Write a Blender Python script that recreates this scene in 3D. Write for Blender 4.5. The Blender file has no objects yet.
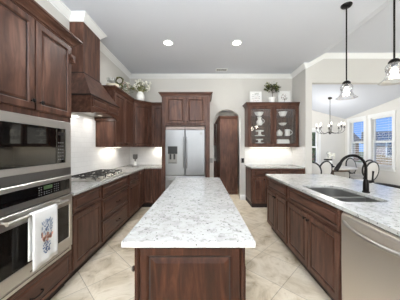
import bpy, bmesh, math, random
from mathutils import Vector, Matrix
PI = math.pi
rnd = random.Random(7)
C = bpy.context.scene.collection
S = bpy.context.scene
CH = 1.37            # eye height
F = 195.0            # focal length in pixels of a 400 px wide frame

# ------------------------------------------------------------------ camera, world, light, exposure
cam = bpy.data.cameras.new('camera'); co = bpy.data.objects.new('camera', cam); C.objects.link(co)
co.location = (0, 0, CH); co.rotation_euler = (PI/2, 0, 0)
cam.sensor_width = 36; cam.lens = F/400*36; cam.shift_x = -2.3/400; cam.shift_y = -3.0/400; cam.clip_start = .02
S.camera = co
S.view_settings.view_transform = 'Standard'; S.view_settings.look = 'None'
S.view_settings.exposure = 0.12; S.view_settings.gamma = 1; S.view_settings.use_curve_mapping = False

W = bpy.data.worlds.new('sky'); S.world = W; W.use_nodes = True
nt = W.node_tree; bg = nt.nodes['Background']; bg.inputs['Strength'].default_value = 1.25
tc = nt.nodes.new('ShaderNodeTexCoord'); sx = nt.nodes.new('ShaderNodeSeparateXYZ'); rp = nt.nodes.new('ShaderNodeValToRGB')
nt.links.new(tc.outputs['Generated'], sx.inputs[0]); nt.links.new(sx.outputs['Z'], rp.inputs[0]); nt.links.new(rp.outputs[0], bg.inputs['Color'])
rp.color_ramp.elements[0].position = 0.0; rp.color_ramp.elements[0].color = (.24, .50, 1.0, 1)
rp.color_ramp.elements[1].position = .5; rp.color_ramp.elements[1].color = (.10, .28, .85, 1)
e = rp.color_ramp.elements.new(.12); e.color = (.11, .34, .92, 1)

def sun(name, rot, strength, color, angle):
    l = bpy.data.lights.new(name, 'SUN'); l.energy = strength; l.color = color; l.angle = angle
    o = bpy.data.objects.new(name, l); C.objects.link(o); o.rotation_euler = rot; return o
sun('sun', (math.radians(48), 0, math.radians(-40)), 3.0, (1, .95, .87), .01)

def area(name, loc, rot, sx_, sy_, energy, color=(1, 1, 1), shape='RECTANGLE', spread=PI):
    l = bpy.data.lights.new(name, 'AREA'); l.shape = shape; l.size = sx_; l.size_y = sy_; l.energy = energy; l.color = color; l.spread = spread
    o = bpy.data.objects.new(name, l); C.objects.link(o); o.location = loc; o.rotation_euler = rot; return o
# added fill lamps out of view, with no window
area('window_daylight', (.9, -4.36, 1.3), (PI/2, 0, 0), 3.2, 2.4, 46, (.91, .965, 1))  # added fill from the rear wall, no window behind it
area('living_daylight', (7.36, -.2, 1.3), (0, PI/2, 0), 2.4, 6.4, 125, (.91, .965, 1))  # added fill from the living side, brightens the left run
area('side_daylight', (-1.86, -2.4, 1.3), (0, -PI/2, 0), 2.0, 2.6, 60, (.91, .965, 1))  # added fill behind the camera, brightens dishwasher and peninsula fronts
area('bounce_flash', (-.55, -1.6, 1.75), (PI, 0, 0), 2.2, 1.6, 530, (.90, .96, 1))  # added lamp aimed up, brightens the ceiling and the light it returns
area('dining_daylight', (2.48, 5.9, 1.4), (0, -PI/2, 0), 2.0, 1.4, 26, (.93, .97, 1))  # added fill on the hidden dining wall, brightens the wall opposite
CANS = [(-.615, 3.5), (.62, 3.5)]

# ------------------------------------------------------------------ materials
def lin(c):
    return tuple(((v/255)/12.92 if v/255 <= .04045 else ((v/255+.055)/1.055)**2.4) for v in c) + (1,)
MATS = {}
def mat(name, col, rough=.5, metal=0, spec=.5, emit=None, estr=0, coat=0, trans=0, alpha=1, ior=1.45):
    m = bpy.data.materials.new(name); m.use_nodes = True; b = m.node_tree.nodes['Principled BSDF']
    b.inputs['Base Color'].default_value = lin(col); b.inputs['Roughness'].default_value = rough; b.inputs['Metallic'].default_value = metal
    b.inputs['Specular IOR Level'].default_value = spec; b.inputs['Coat Weight'].default_value = coat; b.inputs['Coat Roughness'].default_value = .12
    b.inputs['Transmission Weight'].default_value = trans; b.inputs['Alpha'].default_value = alpha; b.inputs['IOR'].default_value = ior
    if emit: b.inputs['Emission Color'].default_value = lin(emit); b.inputs['Emission Strength'].default_value = estr
    MATS[name] = m; return m
def nodes(m): return m.node_tree, m.node_tree.nodes['Principled BSDF']
def coords(t, scale=(1, 1, 1), rot=(0, 0, 0), loc=(0, 0, 0)):
    a = t.nodes.new('ShaderNodeTexCoord'); mp = t.nodes.new('ShaderNodeMapping')
    mp.inputs['Scale'].default_value = scale; mp.inputs['Rotation'].default_value = rot; mp.inputs['Location'].default_value = loc
    t.links.new(a.outputs['Object'], mp.inputs[0]); return mp.outputs[0]
def noise(t, vec, scale, detail=4, rough=.55, dist=0):
    n = t.nodes.new('ShaderNodeTexNoise'); n.inputs['Scale'].default_value = scale; n.inputs['Detail'].default_value = detail
    n.inputs['Roughness'].default_value = rough; n.inputs['Distortion'].default_value = dist; t.links.new(vec, n.inputs['Vector']); return n.outputs['Fac']
def ramp(t, fac, stops):
    r = t.nodes.new('ShaderNodeValToRGB'); el = r.color_ramp.elements
    el[0].position, el[0].color = stops[0][0], lin(stops[0][1]); el[1].position, el[1].color = stops[-1][0], lin(stops[-1][1])
    for p, c in stops[1:-1]:
        x = el.new(p); x.color = lin(c)
    t.links.new(fac, r.inputs[0]); return r.outputs[0]
def mix(t, a, b, fac, mode='MIX'):
    m = t.nodes.new('ShaderNodeMix'); m.data_type = 'RGBA'; m.blend_type = mode
    for sock, v in ((m.inputs['Factor'], fac), (m.inputs[6], a), (m.inputs[7], b)):
        if hasattr(v, 'links'): t.links.new(v, sock)
        else: sock.default_value = v
    return m.outputs[2]
def bump(t, b, h, s=.2, d=.002):
    n = t.nodes.new('ShaderNodeBump'); n.inputs['Strength'].default_value = s; n.inputs['Distance'].default_value = d
    t.links.new(h, n.inputs['Height']); t.links.new(n.outputs[0], b.inputs['Normal'])

def wood(name, dark, mid, light, scale, rough=.36, spec=.36):
    m = mat(name, mid, rough, spec=spec); t, b = nodes(m)
    v = coords(t, scale)
    g = noise(t, v, 3.0, 6, .62, .5)
    c = ramp(t, g, [(.28, dark), (.5, mid), (.72, light)])
    k = noise(t, coords(t, (1, 1, 1)), 5.5, 2, .5)
    c2 = mix(t, c, lin(tuple(int(x*.62) for x in dark)), ramp(t, k, [(.66, (0, 0, 0)), (.76, (170, 170, 170))]))
    t.links.new(c2, b.inputs['Base Color']); bump(t, b, g, .08, .001); return m
WD, WM, WL = (54, 34, 26), (82, 54, 43), (112, 79, 64)
wood_v = wood('cherry_wood', WD, WM, WL, (6, 6, .9))
wood_h = wood('cherry_wood_crosswise', WD, WM, WL, (.9, 6, 6))
wood_isl = wood('dark_island_wood', (28, 14, 8), (48, 24, 14), (76, 44, 28), (9, 9, 1.1), .36, .22)
glaze = mat('dark_glaze', (24, 14, 11), .5)
wood_toe = mat('toe_kick_wood', (38, 25, 21), .6)

paint = mat('greige_wall_paint', (206, 203, 197), .75)
paint_din = mat('dining_wall_paint', (222, 219, 213), .75)
paint_ceil = mat('ceiling_paint', (210, 213, 220), .85)
trim_w = mat('white_trim_paint', (236, 236, 234), .45)
def floor_mat():
    m = mat('travertine_tile', (200, 184, 160), .32); t, b = nodes(m)
    v = coords(t, (1, 1, 1), (0, 0, math.radians(45)), (.35, -.10, 0))
    br = t.nodes.new('ShaderNodeTexBrick'); br.offset = 0; br.squash = 1
    for k, x in (('Scale', 1), ('Mortar Size', .0035), ('Mortar Smooth', .1), ('Bias', 0), ('Brick Width', .45), ('Row Height', .45)): br.inputs[k].default_value = x
    br.inputs['Color1'].default_value = (1, 1, 1, 1); br.inputs['Color2'].default_value = (.88, .88, .88, 1); br.inputs['Mortar'].default_value = (.58, .56, .53, 1)
    t.links.new(v, br.inputs['Vector'])
    n = noise(t, coords(t), 3.4, 8, .66, .9)
    c = ramp(t, n, [(.30, (172, 152, 122)), (.44, (214, 198, 172)), (.58, (234, 221, 200)), (.72, (192, 170, 136))])
    c = mix(t, c, br.outputs['Color'], 1.0, 'MULTIPLY')
    t.links.new(c, b.inputs['Base Color'])
    inv = t.nodes.new('ShaderNodeMath'); inv.operation = 'SUBTRACT'; inv.inputs[0].default_value = 1; t.links.new(br.outputs['Fac'], inv.inputs[1])
    bump(t, b, inv.outputs[0], .3, .002); return m
floor_m = floor_mat()
def granite_mat():
    m = mat('white_granite', (218, 216, 211), .2); t, b = nodes(m)
    v = coords(t)
    n1 = noise(t, v, 30, 5, .65); n2 = noise(t, v, 46, 3, .6); n3 = noise(t, v, 9, 4, .6, .8)
    c = ramp(t, n3, [(.35, (168, 166, 162)), (.55, (184, 183, 179)), (.75, (174, 172, 168))])
    c = mix(t, c, lin((118, 114, 109)), ramp(t, n1, [(.54, (0, 0, 0)), (.64, (190, 190, 190))]))
    c = mix(t, c, lin((70, 67, 67)), ramp(t, n2, [(.62, (0, 0, 0)), (.66, (235, 235, 235))]))
    t.links.new(c, b.inputs['Base Color']); return m
granite = granite_mat()
def tile_mat():
    m = mat('white_subway_tile', (232, 231, 228), .12); t, b = nodes(m)
    a = t.nodes.new('ShaderNodeTexCoord'); s = t.nodes.new('ShaderNodeSeparateXYZ'); ad = t.nodes.new('ShaderNodeMath'); ad.operation = 'ADD'; cb = t.nodes.new('ShaderNodeCombineXYZ')
    t.links.new(a.outputs['Object'], s.inputs[0]); t.links.new(s.outputs['X'], ad.inputs[0]); t.links.new(s.outputs['Y'], ad.inputs[1]); t.links.new(ad.outputs[0], cb.inputs['X']); t.links.new(s.outputs['Z'], cb.inputs['Y'])
    br = t.nodes.new('ShaderNodeTexBrick')
    for k, x in (('Scale', 1), ('Mortar Size', .0015), ('Mortar Smooth', .1), ('Bias', 0), ('Brick Width', .152), ('Row Height', .076)): br.inputs[k].default_value = x
    br.inputs['Color1'].default_value = lin((234, 233, 231)); br.inputs['Color2'].default_value = lin((230, 229, 227)); br.inputs['Mortar'].default_value = lin((212, 211, 208))
    t.links.new(cb.outputs[0], br.inputs['Vector']); t.links.new(br.outputs['Color'], b.inputs['Base Color']); return m
tile = tile_mat()
def steel_mat(name, col, rough, sc=(2, 2, 60)):
    m = mat(name, col, rough, 1.0); t, b = nodes(m)
    n = noise(t, coords(t, sc), 4, 2, .5)
    t.links.new(mix(t, lin(col), lin(tuple(x*.95 for x in col)), n), b.inputs['Base Color']); return m
steel = steel_mat('brushed_steel', (206, 203, 198), .3)
steel_v = steel_mat('brushed_steel_upright', (142, 143, 145), .36, (60, 60, 2))
steel_dk = steel_mat('grey_steel_trim', (128, 126, 124), .35)
sink_m = mat('sink_steel', (128, 126, 123), .34, .7)
blackglass = mat('black_glass', (8, 8, 9), .03, spec=.7); MATS['black_glass'].node_tree.nodes['Principled BSDF'].inputs['Specular Tint'].default_value = (1, .9, .72, 1)
blackplastic = mat('black_plastic', (18, 18, 19), .35)
steel_satin = mat('satin_steel', (214, 205, 194), .42, .85)
top_cover = mat('taupe_plastic', (158, 142, 134), .4)
ovenglass = mat('oven_window_glass', (20, 17, 15), .06)
iron = mat('cast_iron', (44, 43, 42), .5)
bronze = mat('dark_bronze', (28, 25, 24), .38, .8)
nickel = mat('burnished_nickel', (170, 165, 158), .25, 1)
white_cer = mat('white_ceramic', (240, 239, 235), .18, emit=None)
whiteplastic = mat('white_plastic', (232, 231, 228), .4)
hoodfill_m = mat('hood_lamp_lens', (240, 238, 230), .5, emit=(255, 244, 226), estr=.5)  # faint glow of the discs added under the hood
led = mat('white_led', (255, 255, 255), .5, emit=(255, 240, 214), estr=6)
canled = mat('downlight_lens', (255, 255, 255), .5, emit=(255, 252, 246), estr=14)
candle_bulb = mat('candle_bulb', (255, 255, 255), .5, emit=(255, 244, 226), estr=3.5); dark_nickel = mat('aged_nickel', (70, 66, 62), .35, .7)
bulb_m = mat('lit_bulb', (255, 255, 255), .5, emit=(255, 240, 215), estr=7)
legend = mat('panel_legend', (120, 120, 120), .5)
digit_m = mat('green_display', (30, 50, 30), .5, emit=(150, 180, 120), estr=.12)
cloth = mat('white_towel', (232, 231, 229), .9)
coral = mat('coral_print', (228, 176, 156), .9); bluep = mat('blue_print', (112, 130, 164), .9); palep = mat('pale_blue_print', (160, 172, 192), .9); greenp = mat('sage_print', (130, 140, 130), .9)
leaf_d = mat('dark_leaf', (58, 68, 34), .55); leaf_m = mat('olive_leaf', (128, 126, 66), .55); leaf_g = mat('grey_green_leaf', (140, 146, 122), .6)
petal = mat('cream_petal', (236, 233, 220), .6); stem_m = mat('brown_stem', (92, 74, 52), .7); drym = mat('dry_pink_stem', (176, 136, 122), .7)
fabric = mat('pale_grey_fabric', (214, 211, 207), .95); blackwood = mat('black_wood', (26, 24, 24), .4)
tabletop = mat('white_washed_wood', (210, 205, 198), .4); brownwood = mat('brown_table_wood', (96, 76, 62), .5)
outlet_m = mat('grey_outlet', (150, 149, 147), .4)
paper = mat('print_paper', (240, 239, 236), .7); ink = mat('print_grey_ink', (112, 108, 104), .8); inkg = mat('print_green_ink', (112, 122, 96), .8); inkr = mat('print_rose_ink', (168, 132, 122), .8)
roofm = mat('slate_roof', (46, 54, 68), .8); tanwall = mat('tan_siding', (186, 160, 128), .8); lawn = mat('lawn', (96, 116, 62), .95); hedge_m = mat('tree_leaf', (74, 98, 50), .9); brick_m = mat('brown_brick', (128, 98, 78), .9)
def clear_glass(name, tint=(1, 1, 1, 1), gl=.10):
    m = bpy.data.materials.new(name); m.use_nodes = True; t = m.node_tree; t.nodes.remove(t.nodes['Principled BSDF'])
    tr = t.nodes.new('ShaderNodeBsdfTransparent'); tr.inputs[0].default_value = tint; g = t.nodes.new('ShaderNodeBsdfGlossy'); g.inputs['Roughness'].default_value = .03
    lw = t.nodes.new('ShaderNodeLayerWeight'); lw.inputs[0].default_value = .35; mx = t.nodes.new('ShaderNodeMixShader')
    ml = t.nodes.new('ShaderNodeMath'); ml.operation = 'MULTIPLY_ADD'; ml.inputs[1].default_value = .55; ml.inputs[2].default_value = gl*.4
    t.links.new(lw.outputs['Facing'], ml.inputs[0]); t.links.new(ml.outputs[0], mx.inputs[0])
    t.links.new(tr.outputs[0], mx.inputs[1]); t.links.new(g.outputs[0], mx.inputs[2]); t.links.new(mx.outputs[0], t.nodes['Material Output'].inputs[0]); return m
glass = clear_glass('clear_glass'); pane_m = clear_glass('window_pane_glass', gl=.04); shade_glass = clear_glass('seeded_shade_glass', (.97, .97, .97, 1), .22)

# ------------------------------------------------------------------ mesh builder
class MB:
    def __init__(s): s.bm = bmesh.new(); s.mi = 0; s.M = Matrix()
    def v(s, p): return s.bm.verts.new(s.M @ Vector(p))
    def f(s, vs):
        try:
            f = s.bm.faces.new(vs); f.material_index = s.mi; return f
        except ValueError: return None
    def box(s, x0, x1, y0, y1, z0, z1):
        p = [s.v(q) for q in ((x0, y0, z0), (x1, y0, z0), (x1, y1, z0), (x0, y1, z0), (x0, y0, z1), (x1, y0, z1), (x1, y1, z1), (x0, y1, z1))]
        for q in ((3, 2, 1, 0), (4, 5, 6, 7), (0, 1, 5, 4), (1, 2, 6, 5), (2, 3, 7, 6), (3, 0, 4, 7)): s.f([p[i] for i in q])
        return s
    def loft(s, rings, cap0=True, cap1=True, closed=False):
        R = [[s.v(p) for p in r] for r in rings]; n = len(R[0])
        seq = list(zip(R, R[1:])) + ([(R[-1], R[0])] if closed else [])
        for a, b in seq:
            for i in range(n): s.f([a[i], a[(i+1) % n], b[(i+1) % n], b[i]])
        if not closed:
            if cap0: s.f(R[0][::-1])
            if cap1: s.f(R[-1])
        return s
    def lathe(s, prof, c=(0, 0, 0), n=20, axis='z', cap0=True, cap1=True):
        rings = []
        for r, h in prof:
            ring = []
            for i in range(n):
                a = 2*PI*i/n; x, y = max(r, .0002)*math.cos(a), max(r, .0002)*math.sin(a)
                ring.append({'z': (c[0]+x, c[1]+y, c[2]+h), 'y': (c[0]+x, c[1]+h, c[2]-y), 'x': (c[0]+h, c[1]+x, c[2]+y)}[axis])
            rings.append(ring)
        return s.loft(rings, cap0, cap1)
    def tube(s, pts, r, n=8, closed=False):
        pts = [Vector(p) for p in pts]; rings = []; m = len(pts); up = None
        for i, p in enumerate(pts):
            if closed: d = pts[(i+1) % m]-pts[i-1]
            else: d = pts[min(i+1, m-1)]-pts[max(i-1, 0)]
            d.normalize()
            if up is None: up = Vector((0, 0, 1)) if abs(d.z) < .9 else Vector((1, 0, 0))
            a = d.cross(up)
            if a.length < 1e-4: a = d.cross(Vector((0, 1, 0)))
            a.normalize(); up = a.cross(d).normalized(); rr = r[i] if isinstance(r, (list, tuple)) else r
            rings.append([p+(a*math.cos(2*PI*k/n)+up*math.sin(2*PI*k/n))*rr for k in range(n)])
        return s.loft(rings, True, True, closed)
    def ball(s, c, rx, ry=None, rz=None, n=10, m=7):
        ry = ry or rx; rz = rz or rx; rings = []
        for j in range(m+1):
            a = PI*j/m; q = max(math.sin(a), .01)
            rings.append([(c[0]+rx*q*math.cos(2*PI*i/n), c[1]+ry*q*math.sin(2*PI*i/n), c[2]-rz*math.cos(a)) for i in range(n)])
        return s.loft(rings)
    def sweep(s, prof, path, z):           # profile (out, height); out is to the right of the walking direction
        P = [Vector((p[0], p[1])) for p in path]; rings = []
        for i, p in enumerate(P):
            d1 = (P[i]-P[i-1]).normalized() if i > 0 else None; d2 = (P[i+1]-P[i]).normalized() if i < len(P)-1 else None
            d1 = d1 or d2; d2 = d2 or d1
            n1, n2 = Vector((d1.y, -d1.x)), Vector((d2.y, -d2.x)); nn = (n1+n2)/max(.2, 1+n1.dot(n2))
            rings.append([(p.x+nn.x*o, p.y+nn.y*o, z+h) for o, h in prof])
        return s.loft(rings)
    def plate(s, outer, holes, t, plane):   # plane: function (a, b, depth) -> point; polygon with holes given a thickness
        def loop(l, d):
            vs = [s.v(plane(a, b, d)) for a, b in l]; return vs, [s.bm.edges.new((vs[i], vs[(i+1) % len(vs)])) for i in range(len(vs))]
        L0, L1 = [], []
        for d, acc in ((0, L0), (t, L1)):
            es = []
            for l in [outer]+holes:
                vs, ed = loop(l, d); acc.append(vs); es += ed
            r = bmesh.ops.triangle_fill(s.bm, use_beauty=True, use_dissolve=False, edges=es)
            for g in r['geom']:
                if isinstance(g, bmesh.types.BMFace): g.material_index = s.mi
        for a, b in zip(L0, L1):
            for i in range(len(a)): s.f([a[i], a[(i+1) % len(a)], b[(i+1) % len(a)], b[i]])
        return s
    def leaf(s, p, d, L, w, roll=0):
        d = Vector(d).normalized(); a = d.cross(Vector((.1, .2, 1))).normalized(); a = Matrix.Rotation(roll, 3, d) @ a; n = a.cross(d); p = Vector(p)
        q = [p, p+d*L*.45+a*w/2+n*L*.05, p+d*L-n*L*.08, p+d*L*.45-a*w/2+n*L*.05, p+d*L*.5]
        vs = [s.v(x) for x in q]; s.f([vs[0], vs[1], vs[4]]); s.f([vs[1], vs[2], vs[4]]); s.f([vs[2], vs[3], vs[4]]); s.f([vs[3], vs[0], vs[4]]); return s
    def build(s, name, m, parent=None, smooth=False, bevel=0, seg=2, fixn=True):
        if fixn: bmesh.ops.recalc_face_normals(s.bm, faces=s.bm.faces[:])
        me = bpy.data.meshes.new(name); s.bm.to_mesh(me); s.bm.free()
        for q in (m if isinstance(m, (list, tuple)) else [m]): me.materials.append(q)
        if smooth:
            for p in me.polygons: p.use_smooth = True
            try: me.set_sharp_from_angle(angle=math.radians(40))
            except Exception: pass
        o = bpy.data.objects.new(name, me); C.objects.link(o)
        if parent: o.parent = parent
        if bevel:
            b = o.modifiers.new('edge', 'BEVEL'); b.width = bevel; b.segments = seg; b.limit_method = 'ANGLE'; b.angle_limit = math.radians(40)
        return o
def tag(o, label=None, cat=None, group=None, kind=None):
    for k, x in (('label', label), ('category', cat), ('group', group), ('kind', kind)):
        if x: o[k] = x
    return o
def thing(name, label, cat, loc=(0, 0, 0), rz=0, group=None):
    o = bpy.data.objects.new(name, None); C.objects.link(o); o.location = loc; o.rotation_euler = (0, 0, rz); o.empty_display_size = .1
    return tag(o, label, cat, group)
def struct(o): return tag(o, kind='structure')
def copy_tree(o, parent=None):
    c = o.copy(); C.objects.link(c)
    if parent: c.parent = parent
    for ch in list(o.children): copy_tree(ch, c)
    return c
def at(u, v, Y): return Vector(((u-202.3)/F*Y, Y, CH-(v-147)/F*Y))
def arc(cx, cz, r, a0, a1, n, rz=None): return [(cx+r*math.cos(a0+(a1-a0)*i/n), cz+(rz or r)*math.sin(a0+(a1-a0)*i/n)) for i in range(n+1)]

# ------------------------------------------------------------------ setting: room shell
XL, YB, ZC = -1.88, 5.05, 3.24
XR, YR, ZL = 2.33, 4.40, 3.46                      # short return wall, wall over the dining opening, living ceiling
DX, DY = 5.20, 7.10                                # dining corner
def dz_(x, y): return 2.39+.15*(DY-y)+.27*(DX-x)   # dining ceiling plane
struct(MB().box(-2.1, 7.6, -4.6, 8.4, -.12, 0).build('floor', floor_m))
struct(MB().box(XL-.12, XL, -4.6, 8.0, 0, ZC+.1).build('wall_left', paint))
# back wall with an arched opening
AX0, AX1, AZ = .295, .985, 2.345
ar = (AX1-AX0)/2
arch = [(AX0, .0), (AX0, AZ-.30)] + [((AX0+AX1)/2+ar*math.cos(PI-PI*i/18), AZ-.30+.30*math.sin(PI*i/18)) for i in range(1, 18)] + [(AX1, AZ-.30), (AX1, 0)]
outer = [(XL, 0)] + arch + [(XR+.12, 0), (XR+.12, ZC+.1), (XL, ZC+.1)]
struct(MB().plate(outer, [], .14, lambda a, b, d: (a, YB+d, b)).build('wall_back', paint))
struct(MB().box(XR, XR+.12, YR, YB, 0, ZL).build('wall_return', paint))
# wall over the dining opening
wb = MB(); OX0, OX1, OZ = 2.475, 5.06, 2.82
wb.plate([(XR+.12, 0), (OX0, 0), (OX0, OZ), (OX1, OZ), (OX1, 0), (7.5, 0), (7.5, ZL+.1), (2.79, ZL+.1), (XR+.12, ZC+.06)], [], .12, lambda a, b, d: (a, YR+d, b))
struct(wb.build('wall_dining_opening', paint))
struct(MB().box(7.4, 7.52, -4.6, YR, 0, ZL+.1).build('wall_right', paint))
struct(MB().box(-2.0, 7.5, -4.55, -4.43, 0, ZL+.1).build('wall_rear', paint))
cm = MB(); cm.box(XL-.1, 2.36, -4.55, YB+.14, ZC, ZC+.1)
struct(cm.build('ceiling', paint_ceil))
cl = MB(); pr = [(2.36, ZC), (2.74, ZL), (7.5, ZL), (7.5, ZL+.1), (2.70, ZL+.1), (2.36, ZC+.1)]
cl.loft([[(a, -4.55, b) for a, b in pr], [(a, YR+.01, b) for a, b in pr]])
struct(cl.build('ceiling_living', paint_ceil))
# dining room
def win_wall(name, outer, holes, t, plane): return struct(MB().plate(outer, holes, t, plane).build(name, paint_din))
WZ0, WZ1 = .80, 2.26
RW = [(5.33, 6.00), (6.27, 6.88)]                   # windows of the dining side wall (Y range of the opening)
BW = (3.46, 4.22)
rect = lambda a0, a1, b0, b1: [(a0, b0), (a1, b0), (a1, b1), (a0, b1)]
win_wall('wall_dining_right', rect(YR+.12, DY+.12, 0, 3.2), [rect(a, b, WZ0, WZ1) for a, b in RW], .14, lambda a, b, d: (DX+d, a, b))
win_wall('wall_dining_back', rect(XR+.1, DX+.14, 0, 3.6), [rect(BW[0], BW[1], .78, 1.96)], .14, lambda a, b, d: (a, DY+d, b))
struct(MB().box(XR+.02, XR+.12, YR+.12, DY+.1, 0, 3.6).build('wall_dining_left', paint_din))
dc = MB(); q = [(XR+.05, YR+.12), (DX+.1, YR+.12), (DX+.1, DY+.1), (XR+.05, DY+.1)]
dc.loft([[(x, y, dz_(x, y)) for x, y in q], [(x, y, dz_(x, y)+.1) for x, y in q]])
struct(dc.build('ceiling_dining', paint_ceil))
# hall seen through the arch
struct(MB().box(-.1, 0, YB+.14, 8.0, 0, 2.9).build('wall_hall_left', paint_din))
struct(MB().box(1.30, 1.40, YB+.14, 8.0, 0, 2.9).build('wall_hall_right', paint_din))
struct(MB().box(-.1, 1.40, 7.9, 8.0, 0, 2.9).build('wall_hall_back', paint_din))
struct(MB().box(-.1, 1.40, YB+.14, 8.0, 2.8, 2.9).build('ceiling_hall', paint_ceil))
# crown moulding and baseboards
CR = [(a*.78, b*.78) for a, b in [(0, -.125), (.014, -.125), (.018, -.105), (.036, -.09), (.072, -.045), (.084, -.03), (.1, -.024), (.1, 0), (0, 0)]]
HY0, HY1, HXF = 2.76, 3.21, -1.685                   # hood chimney
struct(MB().sweep(CR, [(XL, -4.43), (XL, HY0), (HXF, HY0), (HXF, HY1), (XL, HY1), (XL, YB), (XR, YB), (XR, YR), (2.36, YR)], ZC).build('trim_1', trim_w))
t2 = MB()
for (x0, z0, x1, z1) in ((2.36, ZC, 2.74, ZL), (2.74, ZL, 7.4, ZL)):
    t2.loft([[(x, YR-o, z+h) for o, h in CR] for x, z in ((x0, z0), (x1, z1))])
struct(t2.build('trim_2', trim_w))
BB = [(0, 0), (.016, 0), (.016, .11), (.010, .13), (0, .135)]
struct(MB().sweep(BB, [(AX1+.0, YB), (1.10, YB)], 0).build('baseboard_back', trim_w))
struct(MB().sweep(BB, [(XR, 4.40), (XR, YR), (OX0, YR)], 0).build('baseboard_return', trim_w))
struct(MB().sweep(BB, [(XR+.12, DY), (DX, DY), (DX, YR+.12)], 0).build('baseboard_dining', trim_w))
struct(MB().sweep(BB, [(1.30, 7.9), (1.30, YB+.14)], 0).build('baseboard_hall', trim_w))

# windows
def window(n, w, h, loc, rz, lab):
    r = struct(thing('window_%d' % n, None, None, loc, rz))
    m = MB(); cw = .085
    m.box(-cw, 0, -.02, 0, -.02, h+cw); m.box(w, w+cw, -.02, 0, -.02, h+cw); m.box(-cw-.015, w+cw+.015, -.028, 0, h, h+cw+.02); m.build('casing', trim_w, r, bevel=.004)
    m = MB(); m.box(-cw-.02, w+cw+.02, -.05, .02, -.03, 0); m.box(-cw, w+cw, -.018, 0, -.10, -.03); m.build('sill', trim_w, r, bevel=.004)
    for k, (z0, z1, y) in enumerate(((h/2-.02, h, .075), (0, h/2+.02, .05))):
        m = MB(); s_ = .045
        m.box(0, s_, y, y+.03, z0, z1); m.box(w-s_, w, y, y+.03, z0, z1); m.box(s_, w-s_, y, y+.03, z0, z0+s_); m.box(s_, w-s_, y, y+.03, z1-s_, z1)
        o = m.build('sash', trim_w, r); m = MB(); m.box(s_, w-s_, y+.012, y+.018, z0+s_, z1-s_); m.build('pane', pane_m, o)
    return r
def blind(w, h, loc, rz, lab):
    r = thing('window_blind', lab, 'blind', loc, rz, 'open slat blinds in the dining windows')
    MB().box(.01, w-.01, .005, .045, h-.05, h).build('headrail', trim_w, r)
    m = MB(); z = .05
    while z < h-.06:
        m.loft([[(.012, .008, z-.004), (.012, .044, z+.004), (.012, .044, z+.007), (.012, .008, z-.001)], [(w-.012, .008, z-.004), (w-.012, .044, z+.004), (w-.012, .044, z+.007), (w-.012, .008, z-.001)]]); z += .072
    m.build('slats', whiteplastic, r)
    MB().box(.012, w-.012, .01, .042, .012, .032).build('bottom_rail', trim_w, r)
    m = MB()
    for x in (w*.2, w*.8): m.tube([(x, .026, .03), (x, .026, h-.04)], .0025, 5)
    m.build('cord', trim_w, r); return r
window(1, RW[0][1]-RW[0][0], WZ1-WZ0, (DX, RW[0][1], WZ0), -PI/2, '')
window(2, RW[1][1]-RW[1][0], WZ1-WZ0, (DX, RW[1][1], WZ0), -PI/2, '')
window(3, BW[1]-BW[0], 1.18, (BW[0], DY, .78), 0, '')
blind(RW[0][1]-RW[0][0], WZ1-WZ0, (DX, RW[0][1], WZ0), -PI/2, 'white slat blind in the wider dining window nearest the kitchen')
blind(RW[1][1]-RW[1][0], WZ1-WZ0, (DX, RW[1][1], WZ0), -PI/2, 'white slat blind in the narrower dining window by the room corner')

# tiled backsplashes (part of the walls)
bs = MB(); bs.box(XL, XL+.008, 1.95, 3.42, .955-.04, 1.84); bs.box(XL, XL+.008, 3.42, YB, .915, 1.372); bs.box(XL+.008, -.905, YB-.008, YB, .915, 1.372)
struct(bs.build('wall_left_backsplash', tile))
bs = MB(); bs.box(1.10, XR, YB-.008, YB, .915, 1.372); bs.box(XR-.008, XR, YR+.005, YB-.008, .915, 1.372)
struct(bs.build('wall_back_backsplash', tile))

# ------------------------------------------------------------------ outside
struct(MB().box(-30, 60, 8.42, 70, -.5, -.35).build('ground_lawn', lawn)); struct(MB().box(7.7, 60, -20, 8.42, -.5, -.35).build('ground_side_lawn', lawn))
def house(name, lab, x, y, rz, w, d, h, rh, wallm):
    r = thing(name, lab, 'house', (x, y, -.35), rz)
    MB().box(0, w, 0, d, 0, h).build('wall', wallm, r)
    m = MB(); o = .4
    m.loft([[(-o, -o, h), (-o, d+o, h), (-o, d/2, h+rh)], [(w+o, -o, h), (w+o, d+o, h), (w+o, d/2, h+rh)]]); m.build('roof', roofm, r)
    for k in range(3):
        x0 = w*(.12+.3*k); m = MB(); m.box(x0, x0+1.3, -.05, .0, .9, 2.2); o_ = m.build('window', trim_w, r); MB().box(x0+.1, x0+1.2, -.07, -.05, 1.0, 2.1).build('pane', blackglass, o_)
    return r
house('neighbor_house', 'tan house with a slate roof outside the wider dining window', 14.5, 17.0, math.radians(-38), 9, 7, 2.1, 1.15, tanwall)
house('neighbor_house', 'brick house with a slate roof outside the narrower dining window', 13.2, 25.5, math.radians(-20), 6, 6, 2.2, 1.5, brick_m)
def tree(x, y, h, r_, lab):
    t = thing('tree', lab, 'tree', (x, y, -.36)); MB().tube([(0, 0, 0), (.05, 0, h*.5), (0, .05, h*.75)], [.16, .11, .05]).build('trunk', stem_m, t)
    m = MB()
    for k in range(420):
        a = rnd.uniform(0, 2*PI); b = rnd.uniform(-1, 1); rr = r_*rnd.uniform(.5, 1)
        p = Vector((rr*math.cos(a)*math.sqrt(1-b*b), rr*math.sin(a)*math.sqrt(1-b*b), h*.68+b*rr*1.1)); m.leaf(p, (rnd.uniform(-1, 1), rnd.uniform(-1, 1), rnd.uniform(-.6, .6)), .34, .2, rnd.uniform(0, 3))
    m.build('crown', hedge_m, t, fixn=False)
tree(9.0, 15.5, 3.0, 1.1, 'green tree outside the window on the far dining wall'); tree(6.4, 14.2, 2.5, .9, 'small green tree outside the far dining window, beside a taller one')

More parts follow.
